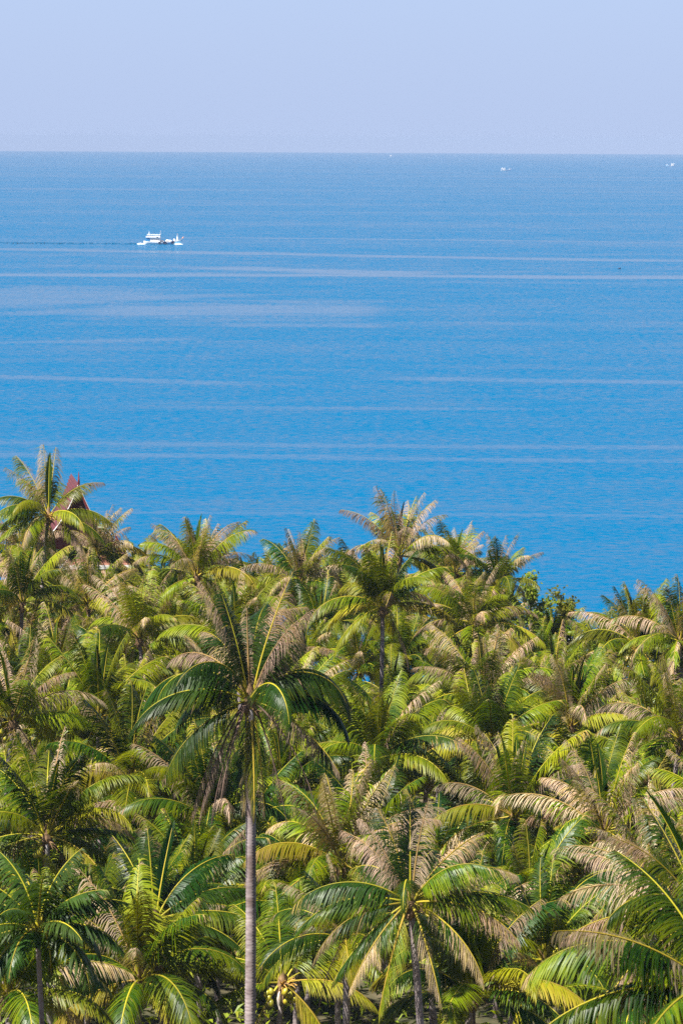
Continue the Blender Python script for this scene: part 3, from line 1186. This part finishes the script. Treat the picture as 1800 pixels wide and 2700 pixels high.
def build_float():
    p = pix(1632, 709.5, 1480.0)
    lo, hi = 300.0, 5000.0
    for _ in range(50):
        mid = (lo + hi) / 2
        p = pix(1632, 709.5, mid)
        if p.z > sea_z(p.x, p.y):
            lo = mid
        else:
            hi = mid
    mb = MB()
    mb.tube([(-0.75, 0, -0.05), (-0.4, 0, 0.22), (0, 0, 0.34), (0.35, 0, 0.30), (0.6, 0, 0.05)], [0.05, 0.20, 0.28, 0.24, 0.05], 10)
    o = mb.build('net_float', M['rubber'], smooth=True, loc=(p.x, p.y, sea_z(p.x, p.y)))
    tag(o, 'small dark float alone on the open water at right', 'float')


build_float()


def build_wake():
    """narrow trail of disturbed water behind the boat: low ridges, the shade on their faces put into one dark colour, slightly above the sea"""
    r = random.Random(3)
    bx, by = boat.location.x, boat.location.y
    mb = MB()
    vs, fs = [], []
    n = 220
    for row, (oy, amp) in enumerate(((-1.0, 0.60), (5.5, 0.38))):
        b0 = len(vs)
        for i in range(n + 1):
            t = i / n
            x = bx - 12.0 - t * 120.0
            w = (2.5 + 3.0 * t) * r.uniform(0.3, 1.4)
            z = amp * (0.55 + 0.45 * math.sin(i * 0.31 + row)) * (1 - 0.5 * t) + 0.06
            y = by + oy * (1 + 3 * t) + 4.0 * t
            zz = sea_z(x, y)
            vs += [(x, y - w, zz + 0.03), (x, y - w * 0.2, zz + z), (x, y + w, zz + 0.03)]
        for i in range(n):
            if r.random() < 0.30 + 0.3 * math.sin(i * 0.17 + row * 2) ** 2:
                continue
            for q in range(2):
                a = b0 + i * 3 + q
                fs.append((a + 3, a, a + 1, a + 4))
    mb.add(vs, fs)
    m, nt, nn, l, out = mat('wake_water')
    d = principled(nn, (0.0, 0.075, 0.175), 0.5, 0.1)  # darker and duller than the sea: shade of the ridges painted in
    l.new(d.outputs[0], out.inputs[0])
    o = mb.build('boat_wake', m, smooth=True)
    tag(o, 'thin rippled wake trailing left behind the nearest boat', kind='stuff')


build_wake()


# ================================================================= the grove
def at(x, y, D):                                # 1568-wide view pixel -> point
    return pix(x * K, y * K, D)


G = 'coconut palms of the grove'
# tall palm in the middle
palm(at(574, 1612, 147), 'tallest coconut palm in the middle foreground on a long bare grey trunk', G, 1, scale=1.0, tone=-0.17, nuts=0, spathe=True,
     split=True, lean=(0.2, 0.6), r_top=0.185, hero_trunk=True, custom=[
         (172, 54, 148, 5.0, 'green', {'twist': -35, 'll': 1.6}), (188, 24, 84, 5.0, 'green', {'twist': 20}), (222, 68, 125, 4.6, 'green', {'twist': -20}),
         (165, 78, 24, 4.9, 'half', {'twist': 40}), (150, 82, 18, 4.2, 'green', {}), (28, 80, 22, 5.2, 'half', {'twist': 50}),
         (20, 62, 14, 4.0, 'dead', {'twist': 60}), (8, 54, 145, 5.0, 'green', {'twist': 30, 'll': 1.5}), (12, 22, 100, 4.7, 'green', {'twist': 20, 'll': 1.6}),
         (300, 48, 130, 4.2, 'green', {'twist': 25}), (335, -14, 48, 4.6, 'half', {'twist': 20}), (258, -76, 10, 4.3, 'half', {'dr': 4.0, 'npl': 80}), (305, -70, 14, 4.4, 'half', {'dr': 4.0, 'npl': 70}), (282, -70, 16, 4.6, 'yellow', {'ll': 1.0, 'dr': 4.0, 'npl': 60, 'twist': 70}),
         (196, -50, 32, 5.2, 'old', {'npl': 150}), (205, -54, 28, 5.2, 'old', {'npl': 170}), (212, -62, 20, 5.0, 'old', {'npl': 170}), (230, -58, 25, 4.4, 'old', {}), (160, 40, 110, 5.2, 'green', {}), (30, 44, 110, 5.0, 'green', {}), (85, 70, 60, 5.0, 'green', {}), (330, -62, 22, 5.2, 'old', {'npl': 30}), (345, -40, 45, 5.4, 'old', {'npl': 30}),
         (148, 58, 95, 4.6, 'dead', {'twist': -50}), (120, 62, 70, 4.6, 'half', {}), (60, 60, 80, 4.6, 'green', {}), (95, 35, 80, 4.8, 'green', {}),
         (45, 20, 70, 4.6, 'green', {}), (200, -20, 50, 4.6, 'green', {}), (135, 10, 70, 4.6, 'green', {}), (100, 80, 20, 3.6, 'dead', {}), (350, 74, 40, 4.4, 'dead', {'twist': 40}),
     ])
# palm right of it, low
palm(at(942, 2078, 143), 'coconut palm with thin trunk and big silvery dead frond leaning left, lower centre', G, 2, scale=0.92, tone=-0.14, split=True, lean=(-0.1, 0.3),
     r_top=0.135, hero_trunk=True, custom=[
         (150, 58, 42, 4.3, 'dead', {'twist': -60}), (168, 72, 30, 4.0, 'dead', {'twist': -60}), (178, 36, 88, 5.2, 'green', {'twist': -25}),
         (185, 14, 66, 5.0, 'green', {'twist': 15}), (196, -2, 62, 4.9, 'half', {'twist': 20}), (262, 70, 150, 3.6, 'green', {'twist': 20}),
         (92, 84, 22, 4.2, 'green', {'twist': 60}), (60, 82, 20, 4.2, 'dead', {'twist': 50}), (28, 58, 48, 4.5, 'half', {'twist': 40}),
         (10, 44, 70, 4.8, 'half', {'twist': 30}), (5, 22, 56, 5.0, 'green', {'twist': 20}), (355, 6, 58, 4.9, 'half', {'twist': 15}),
         (335, -18, 58, 4.6, 'half', {}), (300, -48, 28, 4.4, 'half', {'npl': 75}), (238, -50, 26, 4.8, 'yellow', {'npl': 75, 'twist': 60}), (218, -32, 30, 4.6, 'half', {}),
         (205, -25, 40, 4.6, 'green', {}), (120, 40, 70, 4.6, 'green', {}), (75, 50, 70, 4.6, 'green', {}), (40, 20, 70, 4.4, 'green', {}),
         (110, 10, 60, 4.2, 'green', {}), (345, 62, 85, 4.2, 'green', {'twist': 30}), (135, 78, 35, 4.2, 'half', {'twist': -40}),
     ])
# lower left palm with green coconuts
palm(at(356, 2118, 168), 'green coconut palm with coconuts and curved thin trunk near the bottom left', G, 3, tone=-0.14, split=True, lean=(-1.2, 0.4), nuts=10, spathe=True,
     r_top=0.14, hero_trunk=True, custom=[
         (180, 46, 92, 5.0, 'green', {'twist': -25}), (190, 12, 40, 4.4, 'green', {'twist': -10}), (135, 66, 40, 4.6, 'green', {'twist': -20}),
         (110, 80, 20, 4.2, 'green', {}), (60, 78, 22, 4.2, 'spear', {}), (35, 64, 70, 5.0, 'green', {'twist': 50}), (20, 40, 60, 4.8, 'green', {'twist': 30}),
         (2, 20, 45, 4.6, 'green', {'twist': 15}), (345, 6, 55, 4.6, 'green', {}), (325, -16, 48, 4.7, 'green', {}), (312, -40, 34, 4.7, 'yellow', {}),
         (232, -44, 38, 4.6, 'green', {}), (210, -20, 50, 4.6, 'yellow', {}), (160, 50, 80, 4.8, 'green', {}), (85, 40, 70, 4.6, 'green', {}), (120, 20, 60, 4.6, 'green', {}), (50, 10, 60, 4.4, 'green', {}),
         (200, 60, 90, 4.4, 'green', {'twist': -30}),
     ])
# near right palms, their crowns beyond the frame edge
palm(at(1618, 2120, 121), 'near coconut palm at the right edge with long bleached dead fronds drooping left', G, 4, tone=-0.06, split=True, lean=(0.5, 0.2), r_top=0.17, custom=[
    (170, 42, 36, 4.6, 'dead', {'twist': -75}), (158, 32, 62, 5.0, 'dead', {'twist': -70}), (190, 20, 55, 4.8, 'half', {}), (128, 62, 26, 4.6, 'green', {'twist': 40, 'yaw': 0}),
    (182, 62, 45, 4.2, 'half', {'twist': -60}), (205, -15, 50, 4.8, 'half', {}), (90, 70, 40, 4.6, 'dead', {}), (60, 50, 70, 4.6, 'green', {}), (20, 40, 80, 4.8, 'green', {}),
    (350, 20, 70, 4.8, 'green', {}), (320, 0, 60, 4.6, 'green', {}), (270, -20, 50, 4.6, 'yellow', {}), (240, -45, 30, 4.6, 'green', {}), (150, 0, 60, 4.6, 'green', {}),
    (110, 20, 70, 4.6, 'green', {}), (210, 48, 100, 4.6, 'green', {}), (280, 60, 110, 4.4, 'green', {}), (185, -45, 30, 4.8, 'old', {}), (175, 78, 25, 4.3, 'spear', {}),
])
palm(at(1655, 2285, 98), 'nearest coconut palm, only its huge green fronds reaching in at the bottom right', G, 5, tone=-0.12, split=True, lean=(0.3, 0.4), r_top=0.17, custom=[
    (178, 44, 92, 5.6, 'green', {'twist': -20}), (188, 14, 62, 5.6, 'green', {'twist': 5}), (200, -8, 60, 5.2, 'yellow', {}), (170, 20, 90, 5.0, 'half', {}),
    (150, 66, 40, 4.6, 'green', {}), (110, 76, 30, 4.4, 'green', {}), (70, 60, 70, 4.8, 'green', {}), (30, 44, 80, 5.0, 'green', {}), (350, 30, 80, 5.0, 'green', {}),
    (310, 10, 70, 5.0, 'green', {}), (270, 0, 70, 5.0, 'yellow', {}), (235, 20, 90, 4.8, 'green', {}), (215, -40, 35, 4.8, 'green', {}), (160, -20, 50, 4.6, 'yellow', {}),
    (40, 0, 70, 4.8, 'green', {}), (195, 40, 40, 5.0, 'half', {'twist': -60}),
])


palm(at(112, 1186, 288), 'tall palm standing up in front of the red gable at far left', G, 6, split=True, nuts=4, lean=(0.4, 0.3), flower=True, custom=[
    (180, 24, 66, 4.9, 'green', {}), (186, -6, 52, 4.7, 'green', {}), (172, 48, 84, 5.0, 'green', {}), (152, 74, 34, 5.2, 'half', {'twist': -50}),
    (165, 66, 46, 5.0, 'dead', {'twist': -60}), (110, 84, 14, 5.4, 'half', {}), (70, 82, 16, 5.2, 'half', {'twist': 40}), (88, 86, 8, 4.4, 'spear', {}),
    (14, 58, 62, 5.0, 'half', {'twist': 20}), (3, 22, 66, 5.0, 'green', {}), (350, 2, 58, 4.8, 'green', {}), (336, -24, 44, 4.6, 'half', {}),
    (318, 30, 92, 4.4, 'green', {}), (286, -62, 18, 4.4, 'yellow', {}), (245, -44, 34, 4.5, 'half', {}), (215, -34, 40, 4.5, 'half', {}), (228, 56, 112, 4.4, 'green', {}),
    (202, 36, 84, 4.8, 'green', {}), (100, 40, 70, 4.8, 'green', {}), (140, 30, 70, 4.8, 'half', {}), (160, 8, 60, 4.6, 'green', {}), (130, 60, 60, 4.8, 'half', {}),
    (240, 0, 70, 4.4, 'half', {}),
])


palm(at(648, 2262, 166), 'low palm with a heap of yellow coconuts at the bottom beside the long trunk', G, 8, split=True, nuts=15, lean=(0.5, 0.6), flower=True, spathe=True, custom=[
    (178, 52, 112, 3.6, 'green', {}), (160, 40, 80, 4.4, 'green', {}), (130, 64, 50, 4.6, 'green', {}), (100, 80, 20, 4.4, 'green', {}), (60, 74, 40, 4.6, 'half', {}),
    (35, 56, 60, 4.6, 'green', {}), (15, 34, 60, 4.6, 'green', {}), (355, 12, 60, 4.4, 'yellow', {}), (330, -34, 40, 4.2, 'yellow', {}), (195, 6, 60, 4.2, 'green', {}),
    (212, -46, 30, 4.2, 'half', {}), (80, 30, 70, 4.4, 'green', {}), (115, 30, 70, 4.4, 'green', {}), (350, -54, 25, 4.0, 'yellow', {}),
])


def areca(crown, label, seed):
    r = random.Random(seed)
    fr = []
    for i in range(22):
        fr.append((i * 137.5 + r.uniform(-10, 10), 82 - 92 * (i / 21) ** 0.9, 45 + 50 * (i / 21), 3.3, 'green', {'npl': 40, 'twist': r.uniform(-20, 20)}))
    crown = Vector(crown)
    bx, by = crown.x + 0.1, crown.y
    bz = ground_z(bx, by) - 0.1
    root = bpy.data.objects.new('areca_palm', None)
    root.location = (bx, by, bz)
    col.objects.link(root)
    tag(root, label, 'palm tree')
    h = crown.z - bz
    link('trunk', trunk_mesh(h, (-0.1, 0), 1.0, 0.11, 0.085, seed, rings=0.12, sides=10), root)
    mb = MB()
    mb.tube([(-0.1, 0, h - 0.1), (-0.1, 0, h + 0.25), (-0.1, 0, h + 0.7)], [0.10, 0.11, 0.04], 8)
    mb.build('crown_shaft', M['dark_leaf'], root, smooth=True)
    for j, (az, e0, bend, L, st, kw) in enumerate(fr):
        me = frond_mesh(True, 'dark_leaf', seed=900 + j, L=L, e0=e0, bend=bend, state=st, twist=kw['twist'], npl=46, width=0.12, leaf_len=1.35, droop=1.6)
        f = link('frond', me[0], root, (-0.1, 0, h + 0.5), (0, 0, RAD(az)))
        link('midrib', me[1], f)


areca(at(88, 2170, 128), 'small dark green areca palm with dense short fronds in the bottom left corner', 17)

# palms picked out one by one in the photograph: view x, view y of the heart of the crown, distance, look
HAND = [
    # x, y, D, damage, nuts, scale, kwargs, label
    (52, 1388, 262, 0.25, 10, 0.92, dict(yellow=0.5), 'palm loaded with yellow coconuts at the left edge below the house'),
    (205, 1392, 268, 0.95, 0, 0.90, dict(), 'palm with a shock of browned upright fronds below the house'),
    (452, 1326, 258, 0.85, 3, 0.95, dict(), 'pale-plumed palm right of the house against the sea'),
    (690, 1340, 282, 0.6, 0, 0.90, dict(), 'smaller palm against the sea just behind the tallest palm'),
    (916, 1280, 272, 0.85, 4, 0.98, dict(), 'highest palm of the skyline with bleached feathery upright fronds'),
    (878, 1398, 246, 0.25, 9, 0.94, dict(yellow=0.6), 'palm with coconuts and yellow arching fronds below the highest skyline palm'),
    (1045, 1318, 292, 0.8, 0, 0.80, dict(), 'small browned palm on the skyline right of the highest one'),
    (1142, 1350, 290, 0.5, 0, 0.80, dict(), 'dark small palm on the skyline beside the leafy broadleaf tree'),
    (1090, 1440, 262, 0.55, 0, 0.92, dict(), 'ragged palm below the skyline right of centre with striped dry leaflets'),
    (1112, 1612, 232, 0.55, 0, 1.0, dict(yellow=0.5), 'palm right of centre with one broad glossy fan arching left'),
    (1310, 1672, 222, 0.55, 0, 1.0, dict(yellow=0.4, spathe=True), 'palm with big arched fronds to both sides in the right half'),
    (1468, 1490, 262, 0.35, 0, 0.98, dict(flower=True), 'dark upright palm standing against the sea near the right edge'),
    (1560, 1475, 258, 0.6, 0, 0.90, dict(), 'browned palm at the right edge of the skyline'),
    (228, 1648, 212, 0.05, 0, 1.0, dict(yellow=0.2), 'fresh green palm with upright fronds in the left half'),
    (868, 1745, 205, 0.2, 0, 0.95, dict(), 'bright green upright palm just right of the tallest palm'),
    (108, 1925, 180, 0.1, 7, 1.0, dict(yellow=0.3, spathe=True), 'palm with hanging green coconuts at the left edge, lower half'),
    (782, 1985, 172, 0.9, 0, 0.95, dict(), 'brown combed palm between the tallest palm and the low centre palm'),
    (796, 2160, 158, 0.4, 0, 0.75, dict(hero_trunk=True, r_top=0.15), 'short palm whose bare trunk shows at the bottom centre'),
    (1386, 1915, 182, 0.95, 0, 0.98, dict(), 'grey-brown withered palm in the lower right'),
    (1130, 1712, 214, 0.2, 8, 0.9, dict(yellow=0.5), 'palm with a bunch of yellow coconuts right of centre'),
    (1560, 1700, 208, 0.3, 0, 1.0, dict(yellow=0.3), 'palm with glossy wide fronds at the right edge, mid height'),
    (1180, 1880, 188, 0.35, 0, 1.0, dict(yellow=0.3), 'palm with a low yellow-ribbed fan left of the withered grey palm'),
    (540, 1480, 232, 0.5, 2, 0.92, dict(), 'palm half hidden behind the top of the tallest palm'),
    (1250, 2210, 160, 0.3, 0, 0.95, dict(yellow=0.4), 'low palm in the bottom right with a reddish dry hanging frond'),
    (480, 1880, 190, 0.2, 5, 0.95, dict(), 'green palm left of the long bare trunk'),
    (300, 1800, 196, 0.1, 0, 1.0, dict(), 'dense green palm left of the tallest palm, below the fresh upright one'),
    (30, 1660, 205, 0.35, 3, 0.95, dict(yellow=0.4), 'palm at the left edge with pale glossy fronds, mid height'),
    (1500, 2030, 168, 0.6, 0, 0.9, dict(), 'palm behind the bleached fronds at the lower right'),
    (20, 2290, 150, 0.1, 0, 0.95, dict(), 'green palm in the bottom left corner behind the areca palm'),
    (1085, 2290, 152, 0.15, 0, 0.95, dict(yellow=0.3), 'green palm at the bottom right of the low centre trunk'),
    (48, 1268, 294, 0.85, 0, 0.85, dict(), 'browned palm half hidden left of the tall palm by the gable'),
    (224, 1276, 292, 0.9, 0, 0.80, dict(), 'small browned palm hiding the right slope of the red roof'),
    (320, 1470, 245, 0.5, 2, 0.9, dict(), 'palm in the thick of the grove below the pale-plumed palm'),
]
for j, (x, y, D, dmg, nuts, sc, kw, lab) in enumerate(HAND):
    palm(at(x, y, D), lab, G, 20 + j, damage=dmg, nuts=nuts, scale=sc, split=True, n=28, **kw)


def build_filler():
    """the rest of the grove, row by row from the shore"""
    r = random.Random(21)
    rows = []
    D = 309.0
    ri = 0
    while D > 150:
        half = 900.0 / F * D + 5.5
        x = -half + r.uniform(0, 5)
        row = []
        while x < half:
            px, py = x + r.uniform(-1.4, 1.4), D + r.uniform(-2.0, 2.0)
            vx = 784 + px / D * F / K
            # general height of the crowns
            far = sm((D - 215) / 80)
            zc = 13.6 * (1 - far) + far * float(np.interp(vx, [0, 400, 1040, 1230, 1568], [14.2, 13.9, 13.4, 8.8, 8.6]))
            zc += r.uniform(-1.3, 1.0)
            if D < 172 and (vx < 175 or any(abs(vx - q) < w for q, w in ((372, 55), (795, 55), (942, 55), (655, 110)))):
                x += 4.0
                continue
            if all((px - a) ** 2 + (py - b) ** 2 > 15.5 for a, b, _ in PALMS) and zc > ground_z(px, py) + 3:
                row.append((px, py, zc))
                PALMS.append((px, py, None))
            x += r.uniform(4.9, 6.6)
        rows.append(row)
        D -= 5.9
        ri += 1
    words = ['first', 'second', 'third', 'fourth', 'fifth', 'sixth', 'seventh', 'eighth', 'ninth', 'tenth', 'eleventh', 'twelfth']
    tens = words + ['thirteenth', 'fourteenth', 'fifteenth', 'sixteenth', 'seventeenth', 'eighteenth', 'nineteenth', 'twentieth',
                    'twenty-first', 'twenty-second', 'twenty-third', 'twenty-fourth', 'twenty-fifth', 'twenty-sixth', 'twenty-seventh']
    n = 0
    for ri, row in enumerate(rows):
        for k, (px, py, zc) in enumerate(sorted(row)):
            dmg = r.choice([0.05, 0.2, 0.35, 0.5, 0.65, 0.9]) * (0.18 + 0.42 * sm((py - 170) / 90 + px / 60))
            look = 'green' if dmg < 0.3 else ('partly browned' if dmg < 0.6 else 'badly browned')
            lab = f'{look} palm, {words[k]} from left in the {tens[ri]} grove row from the sea'
            palm((px, py, zc), lab, G, 300 + n, damage=dmg, nuts=(r.choice([0, 0, 0, 4]) if py > 200 else 0), scale=r.uniform(0.74, 1.02), n=r.randint(19, 28), yellow=0.25)
            n += 1
    print('filler palms', n)


build_filler()


# ----------------------------------------------------------------- broadleaf trees on the shore
def broadleaf(x, y, D, h_crown, rad, label, seed, n=1500):
    r = random.Random(seed)
    p = at(x, y, D)
    gz = ground_z(p.x, D)
    root = bpy.data.objects.new('broadleaf_tree', None)
    root.location = (p.x, D, gz - 0.1)
    col.objects.link(root)
    tag(root, label, 'tree', 'broadleaf trees by the shore')
    H = p.z - gz
    mb = MB()
    mb.tube([(0.5, 0, 0), (0.3, 0.1, H * 0.35), (0.1, 0, H * 0.7), (0, 0, H - 0.6)], [0.2, 0.16, 0.10, 0.04], 8)
    tips = []
    for k in range(16):
        a = r.uniform(0, 6.28)
        z0 = H * r.uniform(0.5, 0.88)
        l = rad * r.uniform(0.5, 1.1)
        e = r.uniform(0.5, 1.2)
        b = Vector((0.15, 0, z0))
        t = b + Vector((math.cos(a) * math.cos(e), math.sin(a) * math.cos(e), math.sin(e))) * l
        mb.tube([b, (b + t) / 2 + Vector((0, 0, 0.1)), t], [0.05, 0.035, 0.012], 5)
        tips.append((b, t))
    tips.append((Vector((0.1, 0, H * 0.7)), Vector((0, 0, H))))
    mb.build('trunk', M['wood'], root, smooth=True)
    vs, fs, dry = [], [], []
    for i in range(n):
        b, t = r.choice(tips)
        q = r.uniform(0.35, 1.05)
        c = b + (t - b) * q + Vector((r.gauss(0, .22), r.gauss(0, .22), r.gauss(0, .18)))
        d = Vector((r.gauss(0, 1), r.gauss(0, 1), r.gauss(0, 0.6))).normalized()
        s = d.cross(Vector((r.gauss(0, 1), r.gauss(0, 1), r.gauss(0, 1)))).normalized()
        l, w = r.uniform(0.22, 0.40), r.uniform(0.08, 0.13)
        k = len(vs)
        vs += [c, c + d * l * 0.5 + s * w, c + d * l - Vector((0, 0, 0.04)), c + d * l * 0.5 - s * w]
        fs.append((k, k + 1, k + 2, k + 3))
        dry += [r.uniform(0, 0.9)] * 4
    link('crown', mesh_from('crown', vs, fs, [M['bush']], None, dry), root)


broadleaf(1216, 1322, 300, 4, 2.2, 'leafy broadleaf treetop poking above the palms against the sea', 5)
broadleaf(1288, 1350, 303, 3, 1.6, 'smaller broadleaf treetop right of the taller one on the skyline', 6, 1100)


# ----------------------------------------------------------------- undergrowth
def build_undergrowth():
    r = np.random.RandomState(4)
    N = 26000
    vs, fs, dry = [], [], []
    for i in range(N):
        D = r.uniform(118, 318)
        half = 900 / F * D + 9
        x = r.uniform(-half, half)
        g = ground_z(x, D)
        c = Vector((x, D, g + abs(r.normal(0, 0.9)) * (0.6 + 0.7 * math.sin(x * 0.7) * math.sin(D * 0.5))))
        a = r.uniform(0, 6.28)
        e = r.uniform(0.1, 1.2)
        d = Vector((math.cos(a) * math.cos(e), math.sin(a) * math.cos(e), math.sin(e)))
        s = d.cross(Vector((0, 0, 1)))
        s.normalize()
        l, w = r.uniform(0.4, 1.1), r.uniform(0.06, 0.2)
        k = len(vs)
        vs += [c, c + d * l * 0.5 + s * w, c + d * l - Vector((0, 0, 0.25 * l)), c + d * l * 0.5 - s * w]
        fs.append((k, k + 1, k + 2, k + 3))
        dry += [r.uniform(0, 0.8)] * 4
    o = link('undergrowth', mesh_from('undergrowth', vs, fs, [M['bush']], None, dry))
    tag(o, 'leafy undergrowth on the floor of the palm grove', kind='stuff')


build_undergrowth()


# ----------------------------------------------------------------- sea air
def build_haze():
    R = 33200.0
    mb = MB()
    mb.box((0, 0, -18.0), (2 * R, 2 * R, 144.0))         # z from -90 to 54
    m, nt, n, l, out = mat('sea_haze')
    v = n.new('ShaderNodeVolumePrincipled')
    v.inputs['Color'].default_value = (0.385, 0.487, 0.70, 1)
    v.inputs['Density'].default_value = 5.0e-5
    v.inputs['Anisotropy'].default_value = -0.2
    l.new(v.outputs[0], out.inputs['Volume'])
    o = mb.build('haze', m)
    tag(o, 'pale sea haze over the water', kind='stuff')


build_haze()
